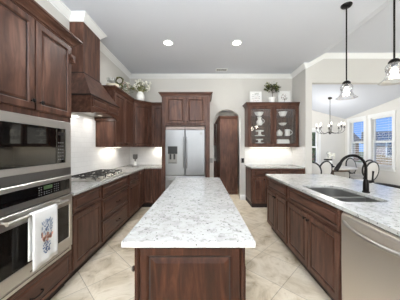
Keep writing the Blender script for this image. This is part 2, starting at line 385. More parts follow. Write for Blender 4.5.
# ------------------------------------------------------------------ cabinet kit
def ring(x0, x1, z0, z1, y): return [(x0, y, z0), (x1, y, z0), (x1, y, z1), (x0, y, z1)]
def panel_front(x0, x1, z0, z1, fw=.055, t=.02, y=0, bev=.013):
    m = MB(); R = lambda i, d: ring(x0+i, x1-i, z0+i, z1-i, y-d)
    fw = min(fw, (x1-x0)/2-.03, (z1-z0)/2-.03); g = t*.5
    m.loft([R(0, 0), R(0, t-.004), R(.004, t), R(fw-.010, t), R(fw-.006, t-.002), R(fw, t-g)], True, False)
    m.mi = 1; m.loft([R(fw, t-g), R(fw+.006, t-g-.001)], False, False); m.mi = 0
    m.loft([R(fw+.006, t-g-.001), R(fw+.006+bev, t-.004), R(fw+.009+bev, t-.003)], False, True)
    bmesh.ops.remove_doubles(m.bm, verts=m.bm.verts[:], dist=1e-5)
    return m
def knob(parent, x, z, y, m=bronze):
    return MB().lathe([(.006, 0), (.006, -.012), (.013, -.018), (.016, -.024), (.012, -.031), (.003, -.033)], (x, y, z), 12, 'y').build('knob', m, parent, True)
def pull(parent, x, z, y, w=.10, m=bronze):
    pts = [(x-w/2, y, z), (x-w/2, y-.018, z), (x-w*.4, y-.026, z-.004), (x, y-.03, z-.008), (x+w*.4, y-.026, z-.004), (x+w/2, y-.018, z), (x+w/2, y, z)]
    return MB().tube(pts, .0055, 8).build('pull', m, parent, True)
def add_doors(r, doors, drawers, wv=wood_v, wh=wood_h):
    for d in doors:
        x0, x1, z0, z1 = d[:4]; o = panel_front(x0, x1, z0, z1).build('door', [wv, glaze], r)
        if len(d) > 4 and d[4]: knob(o, d[4][0], d[4][1], -.02)
    for d in drawers:
        x0, x1, z0, z1 = d[:4]; o = panel_front(x0, x1, z0, z1, .032).build('drawer', [wh, glaze], r)
        if len(d) < 5 or d[4]: pull(o, (x0+x1)/2, (z0+z1)/2, -.02)
CC = [(0, 0), (.008, 0), (.010, .010), (.018, .012), (.020, .022), (.030, .040), (.044, .052), (.047, .062), (.056, .064), (.056, .080), (0, .080)]
def base_cab(lab, loc, rz, w, doors, drawers, d=.56, group=None, name='base_cabinet', top=.885):
    r = thing(name, lab, 'cabinet', loc, rz, group)
    MB().box(0, w, 0, d, .10, top).build('body', wood_v, r)
    MB().box(0, w, .06, d, 0, .10).build('toe_kick', wood_toe, r)
    add_doors(r, doors, drawers); return r
def wall_cab(lab, loc, rz, w, d, z0, z1, doors, crown, group=None):
    r = thing('wall_cabinet', lab, 'cabinet', (loc[0], loc[1], z0), rz, group); h = z1-z0
    MB().box(0, w, 0, d, 0, h).build('body', wood_v, r)
    add_doors(r, [(a, b, c-z0, e-z0, (k[0], k[1]-z0) if k else None) for a, b, c, e, k in doors], [])
    if crown: MB().sweep(CC, crown, h).build('crown', wood_h, r)
    return r

# ------------------------------------------------------------------ left run: tall oven cabinet, microwave, oven, towel
FX = -1.305; TY, TW = 1.08, .85
tw = thing('tall_oven_cabinet', 'tall dark wood cabinet housing the microwave and wall oven', 'cabinet', (FX, TY, 0), PI/2)
m = MB(); m.box(0, .02, 0, .56, .10, 2.36); m.box(TW-.02, TW, 0, .56, .10, 2.36); m.box(.02, TW-.02, .54, .56, .10, 2.36)
for z0, z1 in ((.10, .365), (1.135, 1.17), (1.61, 2.36)): m.box(.02, TW-.02, 0, .54, z0, z1)
m.build('body', wood_v, tw); MB().box(0, TW, .06, .56, 0, .10).build('toe_kick', wood_toe, tw)
add_doors(tw, [(.012, .418, 1.657, 2.352, (.385, 1.72)), (.432, .838, 1.657, 2.352, (.465, 1.72))], [(.012, .838, .115, .355)])
MB().sweep([(a*1.4, b*1.03) for a, b in CC], [(0, .56), (0, 0), (TW, 0), (TW, .56)], 2.36).build('crown', wood_h, tw)

MB().sweep([(0, 0), (.02, .006), (.03, .03), (.055, .045), (.06, .065), (0, .065)], [(TW, -.05), (TW, .3)][::-1], 2.195).build('side_molding', wood_h, tw)
mw = thing('microwave', 'built-in stainless and black glass microwave above the wall oven', 'microwave', (FX, TY, 1.17), PI/2)
m = MB(); m.box(.10, TW-.10, .003, .40, .03, .40); m.build('body', steel_dk, mw)
m = MB(); R = lambda x0, x1, z0, z1, y: ring(x0, x1, z0, z1, y)
m.loft([R(.022, TW-.022, .005, .435, 0), R(.022, TW-.022, .005, .435, -.018), R(.026, TW-.026, .009, .431, -.021), R(.092, TW-.094, .052, .369, -.021), R(.092, TW-.094, .052, .369, -.004)], False, False)
m.build('trim_frame', steel, mw)
MB().box(.018, TW-.018, -.016, 0, -.068, .004).build('lower_trim', steel_dk, mw)
MB().box(.094, .642, -.016, .0, .054, .367).build('door', blackglass, mw, bevel=.002)
d = MB().box(.646, TW-.096, -.017, .0, .054, .367).build('control_panel', blackglass, mw, bevel=.002)
for i in range(6):
    for j in range(3): MB().box(.662+j*.026, .676+j*.026, -.018, -.0165, .085+i*.03, .091+i*.03).build('button', legend, d)
MB().box(.660, .742, -.018, -.0165, .305, .335).build('display', blackplastic, d)

ov = thing('oven', 'stainless wall oven with a black window beneath the microwave', 'oven', (FX, TY, .37), PI/2)
MB().box(.03, TW-.03, .003, .53, .005, .755).build('body', steel_dk, ov)
m = MB(); m.loft([R(.018, TW-.018, .555, .732, 0), R(.018, TW-.018, .555, .732, -.02), R(.024, TW-.024, .561, .726, -.026)]); cp = m.build('control_panel', steel, ov)
p_ = MB().box(.06, TW-.055, -.0285, -.024, .603, .697).build('black_panel', blackglass, ov, bevel=.002)
for i in range(4):
    for x in (.44, .462, .60, .622, .644): MB().box(x, x+.010, -.0295, -.028, .618+i*.019, .624+i*.019).build('button', legend, p_)
for i in range(2):
    for k in range(4): MB().box(.49+k*.024, .503+k*.024, -.0295, -.028, .618+i*.017, .623+i*.017).build('button', legend, p_)
m = MB(); m.box(.49, .58, -.0292, -.028, .655, .685); m.build('display', digit_m, p_)
m = MB()     # door with window opening
m.loft([R(.018, TW-.018, .045, .545, 0), R(.018, TW-.018, .045, .545, -.028), R(.022, TW-.022, .049, .541, -.032), R(.085, TW-.06, .14, .455, -.032), R(.088, TW-.063, .143, .452, -.026)], True, False)
dr = m.build('door', steel, ov); MB().box(.088, TW-.063, -.0275, -.02, .143, .452).build('window', ovenglass, dr)
hb = [(.14, -.082, .512), (TW-.155, -.082, .512)]
m = MB(); m.tube(hb, .0135, 12)
for x in (.16, TW-.175): m.tube([(x, -.03, .512), (x, -.082, .512)], .009, 8)
m.build('handle', steel, dr, True)
m = MB(); m.box(.018, TW-.018, -.02, 0, .0, .036); m.build('vent_trim', steel, ov)
m = MB(); m.box(.05, TW-.05, -.0215, -.019, .026, .031); m.build('vent_slot', blackplastic, ov)
MB().box(.36, .46, -.0335, -.0315, .072, .083).build('nameplate', steel_dk, ov)

tl = thing('dish_towel', 'white dish towel printed with flowers hanging on the oven handle', 'towel', (FX+.082, TY+.308, .37+.512), PI/2)
m = MB(); tw_, n1, n2 = .236, 14, 18; ring_pts = []
prof = [(.016, -.33)]+[(.016, -.33+.33*i/8) for i in range(1, 9)]+[(.016*math.cos(a), .016*math.sin(a)) for a in [PI*i/6 for i in range(1, 6)]]+[(-.016, -.40*i/10) for i in range(0, 11)]
vs = [[None]*(n1+1) for _ in prof]
for i, (y, z) in enumerate(prof):
    for j in range(n1+1):
        x = tw_*j/n1; k = max(0, -z)/.4
        vs[i][j] = m.v((x+.006*k*(j/n1-.5), y-.006*k*math.sin(j*.9+.4)*(1 if y < 0 else .3)-.0*k, z-.004*math.sin(j*.5)*k))
for i in range(len(prof)-1):
    for j in range(n1): m.f([vs[i][j], vs[i+1][j], vs[i+1][j+1], vs[i][j+1]])
tc_ = m.build('cloth', cloth, tl, True); sm = tc_.modifiers.new('thick', 'SOLIDIFY'); sm.thickness = .003; sm.offset = 0
def blob(m, x, z, rx, rz_, a=0, y=-.0245):
    n = 8; m.f([m.v((x+rx*math.cos(a)*math.cos(t)-rz_*math.sin(a)*math.sin(t), y, z+rx*math.sin(a)*math.cos(t)+rz_*math.cos(a)*math.sin(t))) for t in [2*PI*i/n for i in range(n)]])
m = MB(); r3 = random.Random(3)
m.mi = 1
for i in range(46):
    a = r3.uniform(0, 6.28); q_ = math.sqrt(r3.random()); blob(m, .118+.036*q_*math.cos(a), -.275+.05*q_*math.sin(a), .006, .0055, a)
m.mi = 0
for i in range(20):
    blob(m, .112+r3.uniform(-.045, .055), -.19+r3.uniform(-.04, .035), r3.uniform(.008, .016), r3.uniform(.007, .013), r3.uniform(0, 3))
m.mi = 2
for i in range(34):
    blob(m, .12+r3.uniform(-.06, .055), -.125+r3.uniform(-.075, .06), .004, r3.uniform(.008, .017), r3.uniform(-.6, .6))
m.mi = 1
for i in range(18): blob(m, .125+r3.uniform(-.035, .045), -.11+r3.uniform(-.06, .05), .004, .010, r3.uniform(-1, 1))
fp = m.build('flower_print', [coral, bluep, palep], tl, fixn=False)

# base cabinets of the left run
BX = -1.315
base_cab('dark wood base cabinet with drawer and door next to the oven tower', (BX, 1.945, 0), PI/2, .575, [(.02, .555, .125, .675, None)], [(.02, .555, .70, .868, False)])
base_cab('dark wood three-drawer base cabinet under the gas cooktop', (BX, 2.525, 0), PI/2, .915, [], [(.02, .895, .70, .868, False), (.02, .895, .415, .675), (.02, .895, .125, .395)])
base_cab('dark wood base cabinet with drawer and door between cooktop drawers and corner', (BX, 3.445, 0), PI/2, .585, [(.02, .565, .125, .675, (.06, .62))], [(.02, .565, .70, .868)])
cc = thing('corner_base_cabinet', 'dark wood corner base cabinet with a folding two-leaf door', 'cabinet', (BX, 4.035, 0), 0)
m = MB(); m.loft([[(x, y, z) for x, y in ((-.56, 0), (0, 0), (0, .355), (.19, .355), (.19, 1.0), (-.56, 1.0))] for z in (.10, .885)]); m.build('body', wood_v, cc)
m = MB(); m.loft([[(x, y, z) for x, y in ((-.56, 0), (-.06, 0), (-.06, .415), (.19, .415), (.19, 1.0), (-.56, 1.0))] for z in (0, .10)]); m.build('toe_kick', wood_toe, cc)
dm = panel_front(.01, .33, .125, .868, .05); o = dm.build('door', [wood_v, glaze], cc); o.rotation_euler = (0, 0, PI/2)
dm = panel_front(.024, .185, .125, .868, .04); o = dm.build('door', [wood_v, glaze], cc); o.location = (0, .355, 0)
base_cab('narrow dark wood base cabinet next to the refrigerator side panel', (-1.12, 4.39, 0), 0, .215, [(.008, .207, .125, .868, None)], [], .64)
# L-shaped countertop
m = MB(); m.loft([[(x, y, z) for x, y in ((XL+.009, 1.94), (-1.275, 1.94), (-1.275, 4.355), (-.907, 4.355), (-.907, YB-.009), (XL+.009, YB-.009))] for z in (.885, .915)])
tag(m.build('countertop', granite, bevel=.004), 'white speckled stone countertop running under the cooktop to the corner', 'countertop')

# cooktop
ct = thing('gas_cooktop', 'stainless five-burner gas cooktop with cast iron grates', 'cooktop', (-1.335, 2.56, .915), PI/2)
CW, CD = .86, .46
m = MB(); m.loft([[(x, y, 0) for x, y in ((0, 0), (CW, 0), (CW, CD), (0, CD))], [(x, y, .008) for x, y in ((0, 0), (CW, 0), (CW, CD), (0, CD))], [(x, y, .012) for x, y in ((.012, .012), (CW-.012, .012), (CW-.012, CD-.012), (.012, CD-.012))]]); m.build('tray', steel, ct)
for x, y, r_ in ((.15, .15, .04), (.15, .33, .034), (.43, .24, .055), (.71, .15, .034), (.71, .33, .04)):
    b_ = MB().lathe([(r_+.014, .012), (r_+.012, .02), (r_, .022), (r_, .03)], (x, y, 0), 18).build('burner', nickel, ct, True); MB().lathe([(r_*.8, .03), (r_*.8, .036), (r_*.6, .04)], (x, y, 0), 18).build('burner_cap', iron, b_, True)
for x0, x1 in ((.02, .285), (.295, .565), (.575, .84)):
    m = MB(); g = .0085; z = .058; xm = (x0+x1)/2; loop = [(x0, .08), (x1, .08), (x1, .44), (x0, .44)]
    for i in range(4):
        a, b = loop[i], loop[(i+1) % 4]; m.tube([(a[0], a[1], z), (b[0], b[1], z)], g, 6); m.tube([(a[0], a[1], .011), (a[0], a[1], z)], g, 6)
    for y in (.15, .20, .26, .33, .38): m.tube([(x0, y, z), (x0+.085, y, z)], g, 6); m.tube([(x1, y, z), (x1-.085, y, z)], g, 6)
    m.tube([(xm, .08, z), (xm, .13, z)], g, 6); m.tube([(xm, .44, z), (xm, .38, z)], g, 6); m.tube([(x0, .26, z), (x1, .26, z)], g, 6)
    m.build('grate', iron, ct)
for i in range(5): MB().lathe([(.019, .012), (.019, .016), (.016, .018), (.014, .036), (.004, .038)], (.19+i*.12, .045, 0), 12).build('knob', nickel, ct, True)

# range hood
hd = thing('range_hood', 'dark wood range hood with chimney above the cooktop', 'range hood', (XL, 2.985, 1.825), PI/2)
LW, LD = .4325, .40       # half width, depth of the lower box (local y=0 is the wall, front at y=-LD)
m = MB(); bz = 2.062-1.825
m.box(-LW, -LW+.02, -LD, 0, 0, bz); m.box(LW-.02, LW, -LD, 0, 0, bz); m.box(-LW+.02, LW-.02, -LD, 0, bz-.02, bz)
m.build('hood_box', wood_h, hd)
archv = [(-LW, 0), (-LW+.05, 0)]+[(-LW+.05+(2*LW-.10)*i/16, .055*math.sin(PI*i/16)**.7) for i in range(1, 16)]+[(LW-.05, 0), (LW, 0), (LW, bz), (-LW, bz)]
m = MB(); m.plate(archv, [], .02, lambda a, b, d: (a, -LD-d, b)); vl = m.build('arched_valance', wood_h, hd)
for x0, x1 in ((-.40, -.015), (.015, .40)):
    m = panel_front(x0, x1, .085, .215, .02, .014, -LD-.02); m.build('raised_panel', [wood_h, glaze], vl)
m = MB(); m.box(-LW+.02, LW-.02, -LD, 0, .06, .075); m.build('filter_panel', steel, hd)
for x in (-.22, .22):
    MB().lathe([(.035, .060), (.035, .057)], (x, -.2, 0), 18).build('hood_lamp', hoodfill_m, hd)  # glowing discs added to go with the fill lamps
    l = area('hood_glow', (XL+.2, 2.985+x, 1.825+.05), (0, 0, 0), .07, .07, 1.5, (1, .97, .93))  # fill lamp added to brighten cooktop and backsplash
ch_ = (HY1-HY0)/2; cd = HXF-XL; zt = 2.42-1.825
m = MB(); m.loft([[(-LW, -LD-.02, bz), (LW, -LD-.02, bz), (LW, 0, bz), (-LW, 0, bz)], [(-ch_-.01, -cd-.01, zt), (ch_+.01, -cd-.01, zt), (ch_+.01, 0, zt), (-ch_-.01, 0, zt)]]); m.build('hood_skirt', wood_v, hd)
m = MB(); m.sweep([(0, -.012), (.012, -.010), (.016, 0), (.012, .010), (0, .012)], [(-ch_, 0), (-ch_, -cd), (ch_, -cd), (ch_, 0)], zt); m.sweep([(0, -.012), (.012, -.01), (.014, 0), (.01, .008), (0, .01)], [(-LW, 0), (-LW, -LD-.02), (LW, -LD-.02), (LW, 0)], bz); m.build('bead_molding', wood_toe, hd)
MB().box(-ch_, ch_, -cd, 0, zt, ZC-.001-1.825).build('chimney', wood_v, hd)

# wall cabinets
UZ0, UZ1 = 1.372, 2.36
wall_cab('pair-door dark wood wall cabinet beside the range hood', (-1.56, 3.43), PI/2, .955, .319, UZ0, UZ1,
         [(.02, .475, 1.385, 2.345, (.45, 1.43)), (.485, .94, 1.385, 2.345, (.51, 1.43))], [(0, .319), (0, 0), (.955, 0)])
dg = thing('corner_wall_cabinet', 'diagonal dark wood corner wall cabinet below the vase of white flowers', 'cabinet', (-1.56, 4.39, UZ0), PI/4)
dl = math.hypot(.33, .33)
pts = [(0, 0), (dl, 0)]; inv = Matrix.Rotation(-PI/4, 2)
ext = [inv @ Vector((x+1.56, y-4.39)) for x, y in ((-1.23, YB-.001), (XL+.001, YB-.001), (XL+.001, 4.39))]
m = MB(); poly = [(0, 0), (dl, 0)]+[(p.x, p.y) for p in ext]; m.loft([[(x, y, z) for x, y in poly] for z in (0, UZ1-UZ0)]); m.build('body', wood_v, dg)
o = panel_front(.02, dl-.02, .013, .973).build('door', [wood_v, glaze], dg); knob(o, .05, .06, -.02)
MB().sweep(CC, [(0, 0), (dl, 0)], UZ1-UZ0).build('crown', wood_h, dg)
wall_cab('single-door dark wood wall cabinet tucked against the refrigerator cabinet', (-1.228, 4.72), 0, .32, .329, UZ0, UZ1, [(.02, .31, 1.385, 2.345, (.05, 1.43))], [(0, 0), (.32, 0)])
# under-cabinet lights
def strip(lab, x0, x1, y0, y1, z, nrm):
    r = thing('under_cabinet_light', lab, 'light', ((x0+x1)/2, (y0+y1)/2, z)); a, b = (x1-x0)/2, (y1-y0)/2
    MB().box(-a, a, -b, b, -.012, 0).build('housing', whiteplastic, r); MB().box(-a+.006, a-.006, -b+.004, b-.004, -.015, -.012).build('diffuser', led, r)
    l = area('strip_glow', ((x0+x1)/2, (y0+y1)/2, z-.018), (0, 0, 0), x1-x0, y1-y0, 2.0, (1, .94, .84))
strip('under-cabinet light strip beneath the wall cabinet beside the hood', -1.78, -1.74, 3.55, 4.2, UZ0, 0)
strip('under-cabinet light strip beneath the single-door wall cabinet', -1.19, -.95, 4.90, 4.94, UZ0, 0)

# ------------------------------------------------------------------ refrigerator and its cabinet
FY = 4.30
fc = thing('refrigerator_cabinet', 'tall dark wood surround with two doors over the refrigerator', 'cabinet', (-.895, FY, 0))
m = MB(); m.box(0, .035, 0, YB-FY-.012, 0, 2.48); m.build('side_panel', wood_v, fc); m = MB(); m.box(1.025, 1.06, 0, YB-FY-.012, 0, 2.48); m.build('side_panel', wood_v, fc)
m = MB(); m.box(.036, .078, 0, .02, 0, 1.84); m.build('filler_strip', wood_v, fc); m = MB(); m.box(.965, 1.024, 0, .02, 0, 1.84); m.build('filler_strip', wood_v, fc)
MB().box(.036, 1.024, 0, YB-FY-.012, 1.84, 2.48).build('upper_box', wood_v, fc)
add_doors(fc, [(.095, .515, 1.885, 2.465, (.49, 1.93)), (.545, .965, 1.885, 2.465, (.57, 1.93))], [])
MB().sweep([(a*1.1, b*1.1) for a, b in CC], [(0, YB-FY-.012), (0, 0), (1.06, 0), (1.06, YB-FY-.012)], 2.48).build('crown', wood_h, fc)
fr = thing('refrigerator', 'stainless french-door refrigerator with water dispenser', 'refrigerator', (-.812, 4.25, 0)); FW = .872
MB().box(.01, FW-.01, .07, .74, .03, 1.745).build('body', steel_dk, fr)
m = MB(); m.box(.02, FW-.02, .09, .7, 0, .03); m.build('plinth', blackplastic, fr)
hx = FW/2
for x0, x1, hx_ in ((.003, hx-.003, hx-.035), (hx+.003, FW-.003, hx+.035)):
    dd = MB().box(x0, x1, 0, .068, .745, 1.75).build('door', steel_v, fr, bevel=.012, seg=3)
    m = MB(); m.tube([(hx_, 0, .92), (hx_, -.04, .94), (hx_, -.05, .98), (hx_, -.05, 1.52), (hx_, -.04, 1.56), (hx_, 0, 1.58)], .011, 10); m.build('handle', steel_v, dd, True)
    if x0 < .1:
        dp = MB().box(.062, .27, -.004, .0, 1.22, 1.385).build('dispenser_panel', blackplastic, dd, bevel=.002)
        m = MB(); m.loft([R(.066, .266, 1.015, 1.22, 0), R(.066, .266, 1.015, 1.22, -.006), R(.078, .254, 1.027, 1.22, -.006), R(.084, .248, 1.033, 1.215, -.001)], False, True); m.build('dispenser_bay', steel_dk, dd)
        m = MB(); m.box(.10, .14, -.012, -.001, 1.10, 1.215); m.box(.185, .225, -.012, -.001, 1.10, 1.215); m.box(.075, .257, -.02, -.001, 1.016, 1.03); m.build('dispenser_paddle', blackplastic, dd)
    else:
        m = MB(); m.lathe([(.03, 0), (.03, -.002)], (x1-.085, 0, 1.665), 20, 'y'); m.build('badge', steel_dk, dd)
m = MB(); m.box(.003, FW-.003, 0, .068, .06, .735); fd = m.build('freezer_drawer', steel_v, fr, bevel=.012, seg=3)
m = MB(); m.tube([(.10, 0, .64), (.12, -.045, .64), (FW-.12, -.045, .64), (FW-.10, 0, .64)], .011, 10); m.build('handle', steel_v, fd, True)
for x0, x1 in ((.01, hx-.004), (hx+.004, FW-.01)): MB().box(x0, x1, .012, .14, 1.752, 1.815).build('top_cover', top_cover, fr, bevel=.006)

# ------------------------------------------------------------------ glass hutch and bar cabinets on the back wall
HX0, HX1, HY = 1.095, 2.327, 4.70
hw = HX1-HX0; hh = 2.36-UZ0; hd_ = YB-HY-.001
hu = thing('glass_door_cabinet', 'dark wood wall cabinet with two glass doors full of white dishes', 'cabinet', (HX0, HY, UZ0))
m = MB(); m.box(0, .02, 0, hd_, 0, hh); m.box(hw-.02, hw, 0, hd_, 0, hh); m.box(.02, hw-.02, 0, hd_, hh-.03, hh); m.box(.02, hw-.02, 0, hd_, 0, .045); m.box(.02, hw-.02, hd_-.012, hd_, .045, hh-.03); m.box(hw/2-.02, hw/2+.02, 0, .02, .045, hh-.03)
m.build('body', wood_v, hu)
SHZ = [1.642, 1.900, 2.129]
for z in SHZ: MB().box(.021, hw-.021, .025, hd_-.013, z-UZ0-.006, z-UZ0).build('glass_shelf', glass, hu)
for x0, x1, kx in ((.018, hw/2-.012, hw/2-.04), (hw/2+.012, hw-.018, hw/2+.04)):
    m = MB(); z0, z1, f_ = .02, hh-.015, .062
    m.loft([R(x0, x1, z0, z1, 0), R(x0, x1, z0, z1, -.016), R(x0+.004, x1-.004, z0+.004, z1-.004, -.02), R(x0+f_-.01, x1-f_+.01, z0+f_-.01, z1-f_+.01, -.02), R(x0+f_, x1-f_, z0+f_, z1-f_, -.012), R(x0+f_, x1-f_, z0+f_, z1-f_, -.0005)], False, False)
    r0 = [(x0, -.0005, z0), (x1, -.0005, z0), (x1, -.0005, z1), (x0, -.0005, z1)]; r1 = [(x0+f_, -.0005, z0+f_), (x1-f_, -.0005, z0+f_), (x1-f_, -.0005, z1-f_), (x0+f_, -.0005, z1-f_)]
    m.loft([r0, r1], False, False)
    o = m.build('door', wood_v, hu); MB().box(x0+f_, x1-f_, -.010, -.006, z0+f_, z1-f_).build('glass', glass, o); knob(o, kx, .09, -.02)
MB().sweep(CC, [(0, hd_), (0, 0), (hw, 0)], hh).build('crown', wood_h, hu)
strip('under-cabinet light strip beneath the glass-door cabinet over the bar counter', 1.2, 2.2, 4.90, 4.94, UZ0, 0)
l = area('cabinet_glow', ((HX0+HX1)/2, HY+.17, UZ0+hh-.035), (0, 0, 0), 1.0, .04, 1.2, (1, .9, .78))

# dishes: placed by their real positions on the shelves
IY = 4.86
def ux(u): return (u-202.3)/F*IY
B_ = UZ0+.045
def dish(name, lab, cat, x, z, parts, group=None):
    r = thing(name, lab, cat, (x, IY, z), 0, group)
    for n_, mb in parts: mb.build(n_, white_cer, r, True)
    return r
def bowl_mb(r, h, base): return MB().lathe([(base, 0), (base, .006), (r*.75, h*.45), (r, h), (r-.006, h), (r*.72, h*.5), (base*.9, .012)], n=24, cap1=True)
def one(name, lab, cat, x, z, mb, group=None):
    o = mb.build(name, white_cer, None, True); o.location = (x, IY, z); return tag(o, lab, cat, group)
one('bowl', 'white flared bowl on the top shelf above the pitcher', 'bowl', ux(259), SHZ[2], bowl_mb(.115, .10, .05))
one('bowl', 'deep white bowl on the top shelf of the door nearer the framed floral print', 'bowl', ux(282.8), SHZ[2], MB().lathe([(.065, 0), (.065, .006), (.108, .115), (.10, .115), (.06, .012)], n=24))
one('bowl', 'shallow white bowl alone on the second shelf, under the deep bowl', 'bowl', ux(282.7), SHZ[1], bowl_mb(.10, .065, .04))
def handle_mb(x, z0, z1, out, r=.009):
    n = 10; zc, zr = (z0+z1)/2, (z1-z0)/2
    return MB().tube([(x+out*math.sin(PI*i/n), 0, zc-zr*math.cos(PI*i/n)) for i in range(n+1)], r, 7)
dish('pitcher', 'white pitcher with narrow neck on the shelf below the flared bowl', 'pitcher', ux(259.5), SHZ[1],
     [('jug', MB().lathe([(.045, 0), (.06, .015), (.082, .065), (.074, .115), (.042, .155), (.044, .185), (.062, .21), (.054, .21), (.036, .155), (.034, .12)], n=24)), ('handle', handle_mb(.062, .06, .17, .055))])
def stand_mb(r0, h, r1): return MB().lathe([(r0, 0), (r0*.95, .012), (r0*.3, .03), (.022, h*.5), (.03, h-.03), (r1*.9, h-.015), (r1, h-.012), (r1, h), (r1*.95, h)], n=24)
dish('cake_stand', 'white pedestal cake stand on the third shelf under the pitcher', 'cake stand', ux(259.7), SHZ[0], [('pedestal', MB().lathe([(.128, 0), (.126, .016), (.05, .03), (.03, .07), (.04, .11)], n=24)), ('plate', MB().lathe([(.09, .11), (.10, .125), (.102, .142), (.09, .138)], n=24))])
dish('cake_stand', 'white footed cake stand on the bottom shelf of the glass cabinet', 'cake stand', ux(259.5), B_, [('pedestal', MB().lathe([(.045, 0), (.03, .02), (.025, .035), (.11, .05), (.112, .062), (.05, .07), (.03, .09), (.04, .125)], n=24)), ('plate', MB().lathe([(.08, .125), (.088, .135), (.09, .152), (.08, .148)], n=24))])
dish('sugar_bowl', 'round white lidded pot on the shelf beside the handled jug', 'pot', ux(279.3), SHZ[0], [('pot', MB().lathe([(.05, 0), (.07, .02), (.082, .06), (.07, .105), (.05, .12)], n=24)), ('lid', MB().lathe([(.052, .12), (.04, .14), (.012, .148), (.014, .162), (.004, .168)], n=24))])
dish('jug', 'stout white jug with loop handle beside the lidded pot', 'jug', ux(287.4), SHZ[0], [('jug', MB().lathe([(.06, 0), (.068, .01), (.062, .09), (.07, .165), (.062, .165), (.055, .09), (.05, .02)], n=24)), ('handle', handle_mb(.060, .04, .14, .062))])
m = MB(); 
def rr(w, d, z, c=.03):
    out = []
    for sx_, sy_, a0 in ((1, 1, 0), (-1, 1, PI/2), (-1, -1, PI), (1, -1, 1.5*PI)):
        for i in range(5): a = a0+PI/2*i/4; out.append((sx_*(w-c)+c*math.cos(a), sy_*(d-c)+c*math.sin(a), z))
    return out
dish('butter_dish', 'long white lidded serving dish on the bottom shelf under the jug', 'dish', ux(282.6), B_, [('tray', MB().loft([rr(.155, .07, 0), rr(.165, .08, .02)])), ('lid', MB().loft([rr(.155, .07, .021), rr(.155, .07, .10), rr(.14, .055, .14), rr(.11, .03, .148)]))])

# on top of the glass cabinet
TZ = UZ0+hh+.08; TYY = 4.86
def framed(lab, xc, w, h, kind):
    r = thing('framed_print', lab, 'picture', (xc, 4.93, TZ)); r.rotation_euler = (math.radians(-6), 0, 0)
    m = MB(); f_ = .02; m.loft([R(-w/2, w/2, 0, h, 0), R(-w/2, w/2, 0, h, -.02), R(-w/2+f_, w/2-f_, f_, h-f_, -.02), R(-w/2+f_, w/2-f_, f_, h-f_, -.010)], True, False); m.build('frame', whiteplastic, r)
    m = MB(); m.box(-w/2+f_, w/2-f_, -.012, -.004, f_, h-f_); r5 = random.Random(kind)
    if kind == 1:
        for row, n_ in ((.74, 5), (.60, 6), (.44, 6), (.28, 4)):
            for i in range(n_):
                x = (i-(n_-1)/2)*.036; m.mi = r5.choice((0, 0, 2))+1; blob(m, x, h*row+r5.uniform(-.008, .008), .014, .006, r5.uniform(-.5, .5), -.0135)
        for i in range(10): m.mi = 2; blob(m, r5.uniform(-.07, .07), h*.83+r5.uniform(-.012, .012), .010, .005, r5.uniform(-1, 1), -.0135)
    else:
        for i in range(34):
            a = r5.uniform(0, 6.28); q_ = r5.uniform(.2, 1); m.mi = r5.choice((0, 1, 2))+1; blob(m, .075*q_*math.cos(a), h*.54+.085*q_*math.sin(a), .014, .006, a, -.0135)
        for i in range(6): m.mi = 1; blob(m, 0.004*i-.01, h*(.18+.04*i), .004, .012, .2, -.0135)
    m.build('printed_sheet', [paper, ink, inkg, inkr], r, fixn=False); return r
framed('small white framed print of soft grey lines, nearer the arch', (256.2-202.3)/F*4.9, .30, .34, 1)
framed('small white framed floral print, nearer the room corner', (285-202.3)/F*4.9, .31, .355, 2)
pl = thing('potted_plant', 'small green topiary plant in a white pot on the glass cabinet', 'plant', ((271.8-202.3)/F*4.88, 4.86, TZ))
m = MB(); m.lathe([(.060, 0), (.066, .01), (.082, .145), (.082, .16), (.073, .16), (.068, .13)], n=20); m.build('pot', white_cer, pl, True)
m = MB(); m.tube([(0, 0, .11), (.006, 0, .22), (-.004, .003, .36)], .007, 6)
for k in range(9):
    a = k*2.4; m.tube([(0, 0, .30+.008*k), (.09*math.cos(a), .05*math.sin(a), .38+.012*k)], .003, 5)
m.build('stem', stem_m, pl)
m = MB(); r6 = random.Random(5)
for k in range(230):
    a = r6.uniform(0, 2*PI); b = r6.uniform(-1, 1); q_ = r6.uniform(.25, 1); p = Vector((.175*q_*math.cos(a)*math.sqrt(1-b*b*.6), .10*q_*math.sin(a), .41+.115*b*q_))
    m.mi = r6.choice((0, 0, 1)); m.leaf(p, (math.cos(a)+r6.uniform(-.5, .5), math.sin(a)*.6, r6.uniform(-.5, .8)), r6.uniform(.045, .075), .028, r6.uniform(0, 3))
m.build('foliage', [leaf_d, leaf_m], pl, fixn=False)

# bar base cabinets
BY = 4.41
def bar_cab(lab, x0, w, end):
    r = thing('base_cabinet', lab, 'cabinet', (x0, BY, 0)); d = YB-BY-.001
    MB().box(0, w, 0, d, .09, .885).build('body', wood_v, r); MB().box(0, w, .01 if end else .05, d, 0, .09).build('toe_kick', wood_toe, r)
    h = w/2
    add_doors(r, [(.02, h-.005, .125, .675, (h-.03, .64)), (h+.005, w-.02, .125, .675, (h+.03, .64))], [(.02, w-.02, .70, .868)])
    if end:
        m = panel_front(.03, d-.03, .125, .86, .055, .012); o = m.build('end_panel', [wood_v, glaze], r); o.rotation_euler = (0, 0, -PI/2); o.location = (0, d, 0)
    return r
bar_cab('dark wood bar cabinet with exposed end panel beside the arched doorway', 1.125, .605, True)
bar_cab('dark wood bar cabinet against the short return wall, behind the peninsula', 1.735, .592, False)
m = MB(); m.box(1.09, XR-.009, 4.375, YB-.009, .885, .915)
tag(m.build('countertop', granite, bevel=.004), 'white stone bar counter below the glass-door cabinet', 'countertop')

